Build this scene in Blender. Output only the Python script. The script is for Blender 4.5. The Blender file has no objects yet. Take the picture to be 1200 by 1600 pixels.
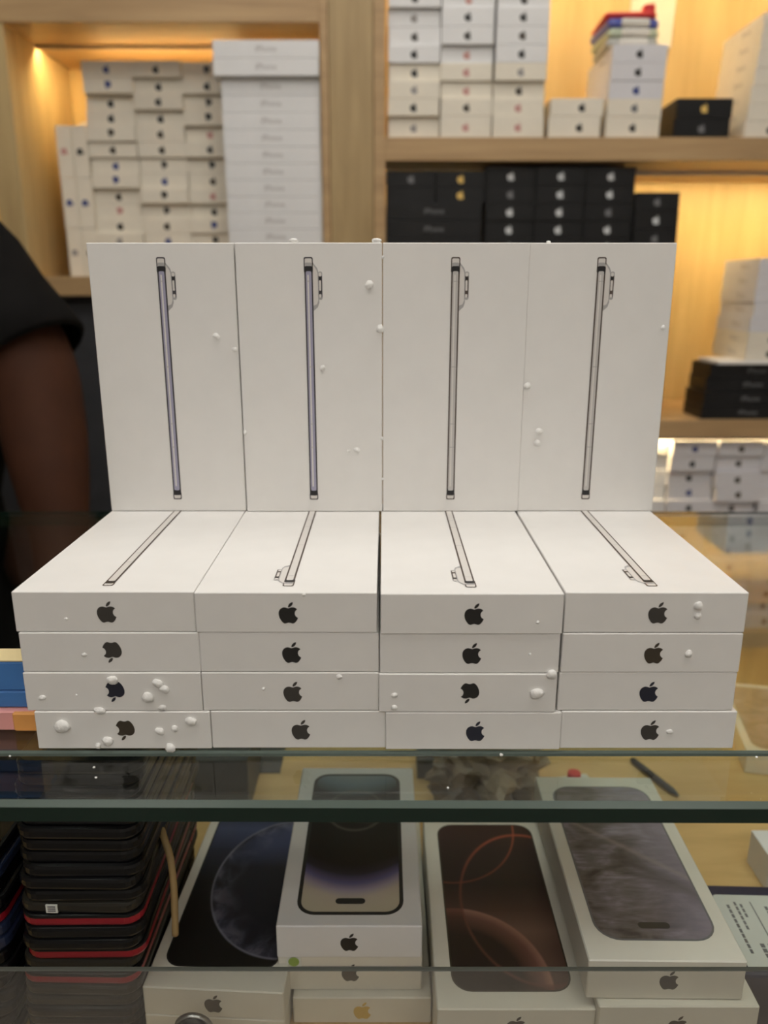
import bpy, bmesh, math, random
from mathutils import Vector, Matrix, noise

# ------------------------------------------------------------------ camera, world, exposure, big lights
W = 0.088                      # one phone-box width in metres: the scene is laid out in this unit
CZ = 1.272                     # camera height (m)
F = 1238.0                     # focal length in pixels of the 1200x1600 frame
TH = math.radians(15.53)       # camera looks down
C_, S_ = math.cos(TH), math.sin(TH)
random.seed(7)
sc = bpy.context.scene
col = sc.collection
cam_d = bpy.data.cameras.new('camera')
cam = bpy.data.objects.new('camera', cam_d); col.objects.link(cam)
cam.location = (0, 0, CZ)
cam.rotation_euler = (math.pi/2 - TH, 0, 0)
cam_d.sensor_fit = 'VERTICAL'; cam_d.sensor_height = 24.0
cam_d.lens = F/1600*24.0
cam_d.clip_start = 0.02
cam_d.dof.use_dof = True; cam_d.dof.focus_distance = 0.425; cam_d.dof.aperture_fstop = 4.3
sc.camera = cam
wd = bpy.data.worlds.new('world'); sc.world = wd; wd.use_nodes = True
wd.node_tree.nodes['Background'].inputs[0].default_value = (0.9, 0.92, 1.0, 1)
wd.node_tree.nodes['Background'].inputs[1].default_value = 0.05
sc.view_settings.view_transform = 'Standard'; sc.view_settings.look = 'None'
sc.view_settings.exposure = -0.24; sc.view_settings.gamma = 1.0
sc.view_settings.use_curve_mapping = False
PANEL_E = 9.3                  # ceiling panels
LED_E = 165.0                   # warm strips under the shelf boards
PANELS = [(-0.5, 0.15), (0.5, 0.15), (0.0, -2.0), (0.0, 1.0), (-0.8, -1.35), (0.8, -1.35)]  # customer-side and behind-camera panels are unseen, added to fill the carton fronts
CEIL = 2.8

# ------------------------------------------------------------------ materials
MATS = {}
def mat(name, color=(.8,.8,.8), rough=.5, metal=0, spec=.5, emit=None, estr=0, noise_amt=0, noise_scale=40, bump=0, coat=0, trans=0, alpha=1):
    if name in MATS: return MATS[name]
    m = bpy.data.materials.new(name); m.use_nodes = True
    nt = m.node_tree; b = nt.nodes['Principled BSDF']
    b.inputs['Base Color'].default_value = (*color, 1)
    b.inputs['Roughness'].default_value = rough
    b.inputs['Metallic'].default_value = metal
    b.inputs['Specular IOR Level'].default_value = spec
    if coat: b.inputs['Coat Weight'].default_value = coat; b.inputs['Coat Roughness'].default_value = .08
    if emit: b.inputs['Emission Color'].default_value = (*emit, 1); b.inputs['Emission Strength'].default_value = estr
    if trans: b.inputs['Transmission Weight'].default_value = trans
    b.inputs['Alpha'].default_value = alpha
    if noise_amt or bump:
        tc = nt.nodes.new('ShaderNodeTexCoord'); n = nt.nodes.new('ShaderNodeTexNoise')
        n.inputs['Scale'].default_value = noise_scale; n.inputs['Detail'].default_value = 4
        nt.links.new(tc.outputs['Object'], n.inputs['Vector'])
        if noise_amt:
            r = nt.nodes.new('ShaderNodeValToRGB')
            r.color_ramp.elements[0].position = .3; r.color_ramp.elements[1].position = .7
            r.color_ramp.elements[0].color = (*[c*(1-noise_amt) for c in color], 1)
            r.color_ramp.elements[1].color = (*[min(1, c*(1+noise_amt)) for c in color], 1)
            nt.links.new(n.outputs['Fac'], r.inputs['Fac']); nt.links.new(r.outputs['Color'], b.inputs['Base Color'])
        if bump:
            bp = nt.nodes.new('ShaderNodeBump'); bp.inputs['Strength'].default_value = bump; bp.inputs['Distance'].default_value = .002
            nt.links.new(n.outputs['Fac'], bp.inputs['Height']); nt.links.new(bp.outputs['Normal'], b.inputs['Normal'])
    MATS[name] = m
    return m

def wood(name, c0, c1, scale=(1.2, 14, 14), rough=.42):
    m = bpy.data.materials.new(name); m.use_nodes = True
    nt = m.node_tree; b = nt.nodes['Principled BSDF']; L = nt.links.new
    tc = nt.nodes.new('ShaderNodeTexCoord'); mp = nt.nodes.new('ShaderNodeMapping'); mp.inputs['Scale'].default_value = scale
    n = nt.nodes.new('ShaderNodeTexNoise'); n.inputs['Scale'].default_value = 3.0; n.inputs['Detail'].default_value = 6; n.inputs['Roughness'].default_value = .6; n.inputs['Distortion'].default_value = .4
    r = nt.nodes.new('ShaderNodeValToRGB'); r.color_ramp.elements[0].position = .32; r.color_ramp.elements[1].position = .68
    r.color_ramp.elements[0].color = (*c0, 1); r.color_ramp.elements[1].color = (*c1, 1)
    L(tc.outputs['Object'], mp.inputs['Vector']); L(mp.outputs['Vector'], n.inputs['Vector']); L(n.outputs['Fac'], r.inputs['Fac']); L(r.outputs['Color'], b.inputs['Base Color'])
    b.inputs['Roughness'].default_value = rough
    MATS[name] = m
    return m

def glass(name, tint=(.93, .96, .945), f0=.045, rough=.0):
    # clear sheet: see-through, mirror share rises towards grazing
    m = bpy.data.materials.new(name); m.use_nodes = True
    nt = m.node_tree; nt.nodes.clear(); L = nt.links.new
    out = nt.nodes.new('ShaderNodeOutputMaterial'); mix = nt.nodes.new('ShaderNodeMixShader')
    tr = nt.nodes.new('ShaderNodeBsdfTransparent'); tr.inputs[0].default_value = (*tint, 1)
    gl = nt.nodes.new('ShaderNodeBsdfGlossy'); gl.inputs['Roughness'].default_value = rough; gl.inputs[0].default_value = (1, 1, 1, 1)
    lw = nt.nodes.new('ShaderNodeLayerWeight'); lw.inputs['Blend'].default_value = .5
    p = nt.nodes.new('ShaderNodeMath'); p.operation = 'POWER'; p.inputs[1].default_value = 5
    q = nt.nodes.new('ShaderNodeMath'); q.operation = 'MULTIPLY_ADD'; q.inputs[1].default_value = 1-f0; q.inputs[2].default_value = f0
    L(lw.outputs['Facing'], p.inputs[0]); L(p.outputs[0], q.inputs[0]); L(q.outputs[0], mix.inputs[0])
    L(tr.outputs[0], mix.inputs[1]); L(gl.outputs[0], mix.inputs[2]); L(mix.outputs[0], out.inputs[0])
    MATS[name] = m
    return m

mat('paper', (.80, .785, .765), .5, noise_amt=.015, noise_scale=60)
mat('paper_cool', (.76, .755, .76), .45, noise_amt=.02)
mat('paper_cream', (.78, .72, .61), .5, noise_amt=.03)
mat('paper_lavender', (.68, .67, .70), .45, noise_amt=.02)
mat('paper_case', (.74, .72, .65), .42, noise_amt=.03)
mat('black_box', (.009, .009, .010), .42, spec=.3, coat=.08, noise_amt=.2)
mat('navy', (.018, .022, .06), .4, noise_amt=.1)
mat('ink', (.018, .017, .016), .35, noise_amt=.1)
mat('ink_soft', (.05, .045, .04), .4)
mat('ink_navy', (.018, .02, .035), .35)
mat('ink_brown', (.05, .038, .025), .4)
mat('ink_grey', (.30, .28, .27), .4)
mat('ink_blue', (.04, .06, .22), .4)
mat('ink_pink', (.55, .28, .25), .4)
mat('ink_gold', (.75, .5, .14), .35)
mat('ink_silver', (.62, .64, .66), .3)
mat('ink_dull', (.16, .16, .17), .35)
mat('print_text', (.33, .30, .29), .5)
mat('print_text_dark', (.18, .18, .19), .5)
mat('pic_line', (.045, .042, .05), .45)
mat('pic_line_brown', (.085, .062, .05), .45)
mat('pic_lilac', (.36, .35, .47), .4)
mat('pic_silver', (.55, .53, .515), .4)
mat('pic_pale', (.70, .67, .64), .4)
mat('pic_grey', (.42, .41, .41), .4)
mat('pic_dark', (.012, .012, .014), .4)
wood('oak_x', (.38, .24, .115), (.51, .34, .17), (1.0, 16, 16))
wood('oak_z', (.44, .305, .14), (.60, .44, .21), (14, 14, .9))
wood('oak_back', (.58, .40, .165), (.74, .54, .24), (10, 10, .8))
wood('pillar_oak', (.33, .225, .10), (.47, .335, .165), (16, 16, 1.3))
wood('oak_floor', (.50, .33, .14), (.66, .46, .21), (2, 12, 12), .35)
mat('trim_brown', (.34, .21, .10), .4, noise_amt=.1)
mat('slate', (.045, .046, .052), .5, noise_amt=.1)
glass('glass_clear')
glass('glass_pane', (.95, .95, .93), .10)
mat('glass_edge', (.004, .02, .013), .08, spec=.5)
mat('glass_bevel', (.10, .13, .115), .12, spec=.6)
mat('pane_edge', (.08, .082, .07), .6, spec=.2)
mat('metal', (.45, .45, .46), .35, 1.0)
mat('led', (1, .8, .5), .5, emit=(1.0, .77, .39), estr=LED_E)
mat('panel_light', (1, 1, 1), .5, emit=(1.0, .965, .90), estr=PANEL_E)
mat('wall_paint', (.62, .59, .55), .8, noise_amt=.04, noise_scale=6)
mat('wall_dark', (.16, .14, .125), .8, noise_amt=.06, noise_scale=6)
mat('ceiling_paint', (.72, .71, .69), .9, noise_amt=.03, noise_scale=5)
mat('floor_tile', (.30, .27, .24), .35, noise_amt=.15, noise_scale=8)
mat('foam', (.86, .85, .83), .8, bump=.6, noise_scale=300, noise_amt=.02)
mat('phone_black', (.004, .004, .005), .3, spec=.35, noise_amt=.1)
mat('phone_red', (.30, .008, .02), .3, noise_amt=.1)
mat('phone_navy', (.02, .03, .07), .25, noise_amt=.1)
mat('phone_olive', (.018, .016, .012), .35, noise_amt=.1)
mat('screen_glass', (.006, .006, .008), .06, coat=.4)
mat('skin', (.05, .018, .009), .75, spec=.2, noise_amt=.12, noise_scale=25)
mat('shirt', (.006, .0055, .0055), .9, spec=.1, noise_amt=.25, noise_scale=18, bump=.3)
mat('trousers', (.02, .022, .03), .85, noise_amt=.1)
mat('hair', (.01, .008, .007), .9, bump=1, noise_scale=200, noise_amt=.2)
mat('eye_white', (.35, .33, .30), .5)
mat('lips', (.085, .03, .022), .6)
mat('red_plastic', (.65, .03, .03), .35, noise_amt=.1)
mat('blue_plastic', (.10, .12, .42), .35, noise_amt=.1)
mat('green_plastic', (.50, .56, .42), .35, noise_amt=.1)
mat('grey_plastic', (.44, .44, .40), .35, noise_amt=.1)
mat('white_plastic', (.75, .71, .64), .4, noise_amt=.05)
mat('blue_card', (.06, .20, .52), .45, noise_amt=.08)
mat('pink_card', (.80, .36, .34), .5, noise_amt=.1)
mat('orange_card', (.85, .38, .10), .5, noise_amt=.1)
mat('grey_card', (.07, .07, .072), .5, noise_amt=.1)
mat('yellow_card', (.72, .60, .33), .5, noise_amt=.08)
mat('strap', (.42, .29, .13), .6, noise_amt=.15)
mat('crumple', (.25, .185, .12), .35, noise_amt=.5, noise_scale=28, bump=.8)
mat('label_paper', (.58, .61, .58), .45, noise_amt=.03)
mat('sticker_green', (.30, .42, .10), .4, noise_amt=.1)
mat('sticker_white', (.75, .76, .72), .4)
mat('yellow_mark', (.62, .42, .09), .5)
M = MATS

def uvmat(name, build, rough=.38):
    """flat printed picture: build(nt, u, v) returns a colour socket"""
    m = bpy.data.materials.new(name); m.use_nodes = True
    nt = m.node_tree; b = nt.nodes['Principled BSDF']; b.inputs['Roughness'].default_value = rough; b.inputs['Specular IOR Level'].default_value = .3
    uv = nt.nodes.new('ShaderNodeUVMap'); sx = nt.nodes.new('ShaderNodeSeparateXYZ')
    nt.links.new(uv.outputs[0], sx.inputs[0])
    nt.links.new(build(nt, uv.outputs[0], sx.outputs[0], sx.outputs[1]), b.inputs['Base Color'])
    MATS[name] = m
def N_math(nt, op, a, b=None, c=None):
    n = nt.nodes.new('ShaderNodeMath'); n.operation = op
    for i, x in enumerate((a, b, c)):
        if x is None: continue
        if isinstance(x, (int, float)): n.inputs[i].default_value = x
        else: nt.links.new(x, n.inputs[i])
    return n.outputs[0]
def N_ramp(nt, fac, stops):
    n = nt.nodes.new('ShaderNodeValToRGB'); e = n.color_ramp.elements
    while len(e) < len(stops): e.new(.5)
    for i, (p, c) in enumerate(stops): e[i].position = p; e[i].color = (*c, 1)
    nt.links.new(fac, n.inputs[0]); return n.outputs[0]
def N_mix(nt, fac, a, b):
    n = nt.nodes.new('ShaderNodeMix'); n.data_type = 'RGBA'
    for sock, x in ((n.inputs[0], fac), (n.inputs[6], a), (n.inputs[7], b)):
        if isinstance(x, tuple): sock.default_value = (*x, 1)
        elif isinstance(x, (int, float)): sock.default_value = x
        else: nt.links.new(x, sock)
    return n.outputs[2]
def N_dist(nt, u, v, cu, cv, asp):
    a = N_math(nt, 'POWER', N_math(nt, 'ABSOLUTE', N_math(nt, 'SUBTRACT', u, cu)), 2)
    b = N_math(nt, 'POWER', N_math(nt, 'MULTIPLY', N_math(nt, 'ABSOLUTE', N_math(nt, 'SUBTRACT', v, cv)), asp), 2)
    return N_math(nt, 'SQRT', N_math(nt, 'ADD', a, b))
def N_noise(nt, uv, scale, detail=5, sx=1, sy=1, rot=0, dist=0):
    mp = nt.nodes.new('ShaderNodeMapping'); mp.inputs['Scale'].default_value = (sx, sy, 1); mp.inputs['Rotation'].default_value = (0, 0, rot)
    n = nt.nodes.new('ShaderNodeTexNoise'); n.inputs['Scale'].default_value = scale; n.inputs['Detail'].default_value = detail; n.inputs['Distortion'].default_value = dist
    nt.links.new(uv, mp.inputs[0]); nt.links.new(mp.outputs[0], n.inputs['Vector']); return n.outputs[0]
def ring(nt, d, r, w): # 1 on a ring of radius r
    return N_math(nt, 'MAXIMUM', N_math(nt, 'SUBTRACT', 1.0, N_math(nt, 'DIVIDE', N_math(nt, 'ABSOLUTE', N_math(nt, 'SUBTRACT', d, r)), w)), 0.0)
def step_lt(nt, d, r, soft=.01):
    n = nt.nodes.new('ShaderNodeMapRange'); n.inputs[1].default_value = r-soft; n.inputs[2].default_value = r+soft; n.inputs[3].default_value = 1; n.inputs[4].default_value = 0
    nt.links.new(d, n.inputs[0]); return n.outputs[0]

def p_center(nt, uv, u, v):
    uu = N_math(nt, 'POWER', N_math(nt, 'ABSOLUTE', N_math(nt, 'SUBTRACT', u, .5)), 2)
    t = N_math(nt, 'SUBTRACT', v, N_math(nt, 'MULTIPLY', uu, .34))
    base = N_ramp(nt, t, [(0, (.52, .47, .36)), (.08, (.50, .44, .37)), (.125, (.36, .31, .40)), (.17, (.13, .115, .26)), (.23, (.025, .02, .035)), (.29, (.008, .006, .006)), (.60, (.007, .007, .007)), (.80, (.02, .024, .028)), (.92, (.15, .22, .27)), (1, (.24, .30, .32))])
    d = N_dist(nt, u, v, .5, .70, 2.05)
    return N_mix(nt, N_math(nt, 'MULTIPLY', ring(nt, d, .33, .03), .4), base, (.2, .18, .16))
def p_moon(nt, uv, u, v):
    base = N_ramp(nt, v, [(0, (.012, .011, .010)), (.5, (.010, .010, .011)), (.72, (.02, .024, .05)), (.88, (.06, .08, .17)), (1, (.03, .035, .07))])
    d = N_dist(nt, u, v, .98, .51, 1.75)
    inside = step_lt(nt, d, .80, .012)
    nz = N_noise(nt, uv, 4.2, 5, 1, 1.9, 0, .6)
    surf = N_ramp(nt, nz, [(.38, (.014, .014, .022)), (.50, (.05, .052, .08)), (.66, (.20, .20, .27))])
    rim = N_ramp(nt, d, [(.50, (0, 0, 0)), (.70, (.4, .4, .4)), (.79, (.9, .9, .9))])
    top = N_ramp(nt, v, [(.60, (.010, .012, .022)), (.86, (.07, .09, .20))])
    surf = N_mix(nt, rim, top, surf)
    out = N_mix(nt, inside, base, surf)
    return N_mix(nt, N_math(nt, 'MULTIPLY', ring(nt, d, .80, .016), .5), out, (.35, .35, .45))
def p_brown(nt, uv, u, v):
    base = N_ramp(nt, v, [(0, (.11, .06, .048)), (.10, (.12, .065, .052)), (.30, (.17, .095, .075)), (.42, (.075, .038, .032)), (.58, (.022, .012, .013)), (.8, (.03, .014, .014)), (1, (.05, .020, .018))])
    d1 = N_dist(nt, u, v, .05, .03, 2.0); d2 = N_dist(nt, u, v, .83, .47, 1.5); d3 = N_dist(nt, u, v, .10, 1.0, 1.75)
    low = N_ramp(nt, d1, [(.0, (.022, .012, .011)), (.50, (.025, .014, .013)), (.70, (.075, .032, .026)), (.80, (.19, .075, .058))])
    o = N_mix(nt, step_lt(nt, d1, .80, .008), base, low)
    cres = N_math(nt, 'MULTIPLY', step_lt(nt, d1, .80, .01), step_lt(nt, d2, .68, .01))
    glow = N_ramp(nt, d1, [(.56, (.03, .017, .015)), (.72, (.17, .075, .06)), (.80, (.33, .17, .13))])
    o = N_mix(nt, cres, o, glow)
    up = N_ramp(nt, v, [(.35, (.16, .06, .045)), (.62, (.22, .06, .045)), (.9, (.50, .11, .06))])
    o = N_mix(nt, N_math(nt, 'MULTIPLY', ring(nt, d2, .68, .022), .7), o, up)
    o = N_mix(nt, N_math(nt, 'MULTIPLY', ring(nt, d3, .72, .018), .65), o, up)
    return o
def p_grey(nt, uv, u, v):
    n1 = N_noise(nt, uv, 2.0, 6, 1.0, 3.0, .45, .8); n2 = N_noise(nt, uv, 9, 5, .5, 5, .25, .3)
    t = N_math(nt, 'ADD', N_math(nt, 'MULTIPLY', n1, .75), N_math(nt, 'MULTIPLY', n2, .3))
    base = N_ramp(nt, t, [(.38, (.075, .062, .058)), (.47, (.14, .118, .11)), (.56, (.20, .175, .185)), (.68, (.36, .33, .40))])
    side = N_ramp(nt, u, [(.4, (0, 0, 0)), (1, (.7, .7, .7))])
    o = N_mix(nt, side, base, (.30, .27, .35))
    dg = N_math(nt, 'ADD', N_math(nt, 'MULTIPLY', u, .42), v)          # diagonal ridge
    o = N_mix(nt, N_math(nt, 'MULTIPLY', ring(nt, dg, .66, .10), .55), o, (.085, .068, .06))
    return N_mix(nt, N_math(nt, 'MULTIPLY', ring(nt, dg, .76, .03), .5), o, (.36, .31, .30))
uvmat('pic_center', p_center); uvmat('pic_moon', p_moon); uvmat('pic_brown', p_brown); uvmat('pic_greyrock', p_grey)

# ------------------------------------------------------------------ helpers
def P(x, h, z): return Vector((x*W, h*W, CZ + z*W))          # layout units (right, forward, up from the lens height) -> metres
def at(px, py, h):                                            # layout point seen at a pixel, at forward distance h
    yv = (800-py)/F; d = h/(C_ + yv*S_)
    return ((px-600)/F*d, h, d*(yv*C_ - S_))
def link(o, parent=None):
    col.objects.link(o)
    if parent is not None: o.parent = parent
    return o
def tag(o, label=None, cat=None, group=None, kind=None):
    if label: o['label'] = label
    if cat: o['category'] = cat
    if group: o['group'] = group
    if kind: o['kind'] = kind
    return o
def empty(name, loc, rz=0):
    o = bpy.data.objects.new(name, None); o.location = loc; o.rotation_euler = (0, 0, rz); o.empty_display_size = .02
    return link(o)
def mesh_obj(name, me, parent=None, loc=(0, 0, 0), rot=(0, 0, 0), scale=(1, 1, 1)):
    o = bpy.data.objects.new(name, me); o.location = loc; o.rotation_euler = rot; o.scale = scale
    return link(o, parent)
def pydata(name, v, f, m, smooth=False):
    me = bpy.data.meshes.new(name); me.from_pydata([tuple(p) for p in v], [], f); me.update()
    for x in (m if isinstance(m, (list, tuple)) else [m]): me.materials.append(M[x])
    if smooth:
        for p in me.polygons: p.use_smooth = True
    return me
_cache = {}
def box_mesh(w, d, h, m, bev=.0004, seg=1):
    """box with origin at the middle of its underside (metres)"""
    k = ('b', round(w, 5), round(d, 5), round(h, 5), m, bev, seg)
    if k in _cache: return _cache[k]
    bm = bmesh.new(); bmesh.ops.create_cube(bm, size=1)
    for v in bm.verts: v.co = Vector((v.co.x*w, v.co.y*d, (v.co.z+.5)*h))
    if bev: bmesh.ops.bevel(bm, geom=bm.edges[:], offset=bev, segments=seg, affect='EDGES', profile=.5)
    me = bpy.data.meshes.new('box_' + m); bm.to_mesh(me); bm.free(); me.materials.append(M[m])
    _cache[k] = me
    return me
def slab(name, x0, x1, h0, h1, z0, z1, m, parent=None, bev=.0006):
    """box part given by layout-unit extents"""
    me = box_mesh((x1-x0)*W, (h1-h0)*W, (z1-z0)*W, m, bev)
    o = mesh_obj(name, me, None, P((x0+x1)/2, (h0+h1)/2, z0))
    if parent is not None:
        o.parent = parent; o.location = o.location - parent.location
    return o
def rrect(u0, u1, v0, v1, r, n=6):
    pts = []
    for cx, cy, a0 in ((u1-r, v1-r, 0), (u0+r, v1-r, 90), (u0+r, v0+r, 180), (u1-r, v0+r, 270)):
        for i in range(n+1):
            a = math.radians(a0 + 90*i/n); pts.append((cx+r*math.cos(a), cy+r*math.sin(a)))
    return pts
def rounded_slab(name, w, l, h, r, m, bev=.001, n=6, seg=2):
    """rounded-corner slab lying flat, origin at underside centre"""
    k = ('r', w, l, h, r, m, bev, n)
    if k in _cache: return _cache[k]
    bm = bmesh.new()
    pts = rrect(-w/2, w/2, -l/2, l/2, r, n)
    f = bm.faces.new([bm.verts.new((x, y, 0)) for x, y in pts])
    ex = bmesh.ops.extrude_face_region(bm, geom=[f])
    for g in ex['geom']:
        if isinstance(g, bmesh.types.BMVert): g.co.z = h
    bmesh.ops.recalc_face_normals(bm, faces=bm.faces[:])
    if bev:
        es = [e for e in bm.edges if abs(e.verts[0].co.z-e.verts[1].co.z) < 1e-7]
        bmesh.ops.bevel(bm, geom=es, offset=bev, segments=seg, affect='EDGES', profile=.5)
    me = bpy.data.meshes.new(name); bm.to_mesh(me); bm.free(); me.materials.append(M[m])
    _cache[k] = me
    return me
def tube(name, pts, rad, m, res=8):
    v, f = [], []; n = len(pts); pts = [Vector(p) for p in pts]
    for i, p in enumerate(pts):
        t = (pts[min(i+1, n-1)]-pts[max(i-1, 0)]).normalized()
        a = t.cross(Vector((.31, .2, 1))).normalized(); b = t.cross(a)
        r = rad[i] if isinstance(rad, (list, tuple)) else rad
        for j in range(res):
            an = 2*math.pi*j/res; v.append(p + a*r*math.cos(an) + b*r*math.sin(an))
    for i in range(n-1):
        for j in range(res):
            f.append((i*res+j, i*res+(j+1) % res, (i+1)*res+(j+1) % res, (i+1)*res+j))
    f.append(tuple(range(res))[::-1]); f.append(tuple((n-1)*res+j for j in range(res)))
    return pydata(name, v, f, m, True)
def catmull(pts, n=8):
    out = []; pts = [Vector(p) for p in pts]; q = [pts[0]]+pts+[pts[-1]]
    for i in range(1, len(q)-2):
        for k in range(n):
            t = k/n; a, b, c, d = q[i-1], q[i], q[i+1], q[i+2]
            out.append(.5*((2*b)+(c-a)*t+(2*a-5*b+4*c-d)*t*t+(3*b-a-3*c+d)*t**3))
    out.append(pts[-1]); return out

# bitten-fruit mark, traced with bezier pieces; stands in the XZ plane facing -Y, 1 unit tall
def mark_mesh(m, n):
    k = ('mark', m, n)
    if k in _cache: return _cache[k]
    def bez(p, segs):
        pts = [p]; x, y = p
        for s in segs:
            a, b, c, d, e, f = s
            for i in range(1, n+1):
                t = i/n; u = 1-t
                pts.append((x + 3*u*u*t*a + 3*u*t*t*c + t**3*e, y + 3*u*u*t*b + 3*u*t*t*d + t**3*f))
            x += e; y += f
        return pts[:-1]
    body = bez((318.7, 268.7), [(-.2, -36.7, 16.4, -64.4, 50, -84.8), (-18.8, -26.9, -47.2, -41.7, -84.7, -44.6), (-35.5, -2.8, -74.3, 20.7, -88.5, 20.7),
        (-15, 0, -49.4, -19.7, -76.4, -19.7), (-55.8, .9, -115.1, 44.5, -115.1, 133.2), (0, 26, 4.8, 53, 14.4, 81.2), (12.8, 36.7, 59, 126.7, 107.2, 125.2), (25.2, -.6, 43, -17.9, 75.8, -17.9),
        (31.8, 0, 48.3, 17.9, 76.4, 17.9), (48.6, -.7, 90.4, -82.5, 102.6, -119.3), (-65.2, -30.7, -61.7, -90, -61.7, -91.9)])
    leaf = bez((262.1, 104.5), [(27.3, -32.4, 24.8, -61.9, 24, -72.5), (-24.1, 1.4, -52, 16.4, -67.9, 34.9), (-17.5, 19.8, -27.8, 44.3, -25.6, 71.9), (26.1, 2, 49.9, -11.4, 69.5, -34.3)])
    v, f = [], []
    for poly in (body, leaf):
        s = len(v); v += [((x-192)/448, 0, (256-y)/448) for x, y in poly]
        f.append(tuple(range(s, s+len(poly))))
    me = pydata('mark', v, f, m)
    bm = bmesh.new(); bm.from_mesh(me); bm.faces.ensure_lookup_table()
    for fc in bm.faces:
        fc.normal_update()
        if fc.normal.y > 0: fc.normal_flip()
    bmesh.ops.triangulate(bm, faces=bm.faces[:]); bm.to_mesh(me); bm.free()
    _cache[k] = me
    return me
def text_mesh(txt, m):
    k = ('t', txt, m)
    if k in _cache: return _cache[k]
    cu = bpy.data.curves.new('txt', 'FONT'); cu.body = txt; cu.size = 1; cu.align_x = 'CENTER'; cu.align_y = 'CENTER'; cu.resolution_u = 2
    o = bpy.data.objects.new('txt', cu); col.objects.link(o)
    me = bpy.data.meshes.new_from_object(o.evaluated_get(bpy.context.evaluated_depsgraph_get()))
    bpy.data.objects.remove(o); bpy.data.curves.remove(cu)
    me.transform(Matrix.Rotation(math.pi/2, 4, 'X')); me.materials.clear(); me.materials.append(M[m]); me.name = 'lettering'
    _cache[k] = me
    return me

ORD = ['topmost'] + [w + ' from top' for w in ('second third fourth fifth sixth seventh eighth ninth tenth eleventh twelfth thirteenth fourteenth fifteenth sixteenth').split()]
NTH = ['first', 'second', 'third', 'fourth', 'fifth', 'sixth', 'seventh', 'eighth', 'ninth', 'tenth', 'eleventh', 'twelfth', 'thirteenth', 'fourteenth', 'fifteenth', 'sixteenth',
       'seventeenth', 'eighteenth', 'nineteenth', 'twentieth', 'twenty-first', 'twenty-second', 'twenty-third', 'twenty-fourth', 'twenty-fifth']

def phone_box(x0, h0, z0, w, l, t, m, label, group, logo=None, logo_s=.17, text=None, side_text=None, flip=False, rz=0, name='phone_box', n=3, logo_rot=0, logo_x=0, bev=.0004):
    """carton with its front-left-bottom corner at (x0,h0,z0); front faces the camera side"""
    o = mesh_obj(name, box_mesh(w*W, l*W, t*W, m, bev), None, P(x0+w/2, h0+l/2, z0), (0, 0, rz))
    tag(o, label, 'box', group)
    if logo:
        mesh_obj('logo', mark_mesh(logo, n), o, (logo_x*W, -l/2*W-.00012, t/2*W), (0, (math.pi if flip else 0)+logo_rot, 0), (logo_s*W,)*3)
    if text:
        mesh_obj('lettering', text_mesh('iPhone', text), o, (0, -l/2*W-.00012, t/2*W), (0, 0, 0), (.15*W,)*3)
    if side_text:
        mesh_obj('lettering', text_mesh('iPhone', side_text), o, (-w/2*W-.00012, -.1*l*W, t/2*W), (0, 0, -math.pi/2), (.15*W,)*3)
    return o

# ------------------------------------------------------------------ the room
RX = 1.9; RY0 = -2.4; RY1 = 20.6*W+.03
def room(name, x0, x1, y0, y1, z0, z1, m):
    o = mesh_obj(name, box_mesh(x1-x0, y1-y0, z1-z0, m, 0), None, ((x0+x1)/2, (y0+y1)/2, z0)); o['kind'] = 'structure'; return o
room('floor', -RX, RX, RY0, RY1, -.1, 0, 'floor_tile')
room('ceiling', -RX, RX, RY0, RY1, CEIL, CEIL+.1, 'ceiling_paint')
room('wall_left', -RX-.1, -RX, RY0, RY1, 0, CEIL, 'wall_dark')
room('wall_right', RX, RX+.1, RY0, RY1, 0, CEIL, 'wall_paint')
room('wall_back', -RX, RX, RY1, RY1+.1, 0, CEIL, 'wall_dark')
room('wall_front', -RX, RX, RY0-.1, RY0, 0, CEIL, 'wall_paint')
for i, (x, y) in enumerate(PANELS):
    t = tag(empty('ceiling_light', (x, y, CEIL)), ['square ceiling light panel above the counter, left', 'square ceiling light panel above the counter, right', 'added fill light panel on the ceiling over the customer side', 'square ceiling light panel above the aisle', 'added fill light panel on the ceiling behind the camera, left', 'added fill light panel on the ceiling behind the camera, right'][i], 'light', 'ceiling light panels')
    mesh_obj('frame', box_mesh(.62, .62, .02, 'metal', .002), t, (0, 0, -.02))
    mesh_obj('diffuser', box_mesh(.58, .58, .004, 'panel_light', 0), t, (0, 0, -.0245))

# ------------------------------------------------------------------ shelf wall
HS, HB = 17.0, 20.3
su = tag(empty('shelf_unit', P(0, HS, 0)), 'oak wall shelving with lit niches behind the counter', 'shelf')
XL, XR = -12.5, 13.5
TOPZ = (CEIL-CZ)/W - 4
BOT = -CZ/W
# uprights
slab('side_panel', -7.75, -7.25, HS, HB, .305, 5.36, 'oak_z', su)
slab('side_panel', XL, -12.0, HS, HB, BOT, TOPZ, 'oak_z', su)
slab('side_panel', XR-.5, XR, HS, HB, BOT, TOPZ, 'oak_z', su)
# pillar
slab('pillar_panel', -1.06, -.21, HS-.02, HB, BOT, TOPZ, 'pillar_oak', su)
slab('pillar_trim', -1.23, -1.07, HS-.04, HB, BOT, TOPZ, 'oak_x', su)
slab('pillar_trim', -.20, .03, HS-.04, HB, BOT, TOPZ, 'oak_x', su)
# back panels
slab('back_panel', XL, -1.0, HB, HB+.25, BOT, TOPZ, 'oak_back', su)
slab('back_panel', -.3, XR, HB, HB+.25, BOT, TOPZ, 'oak_back', su)
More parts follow.
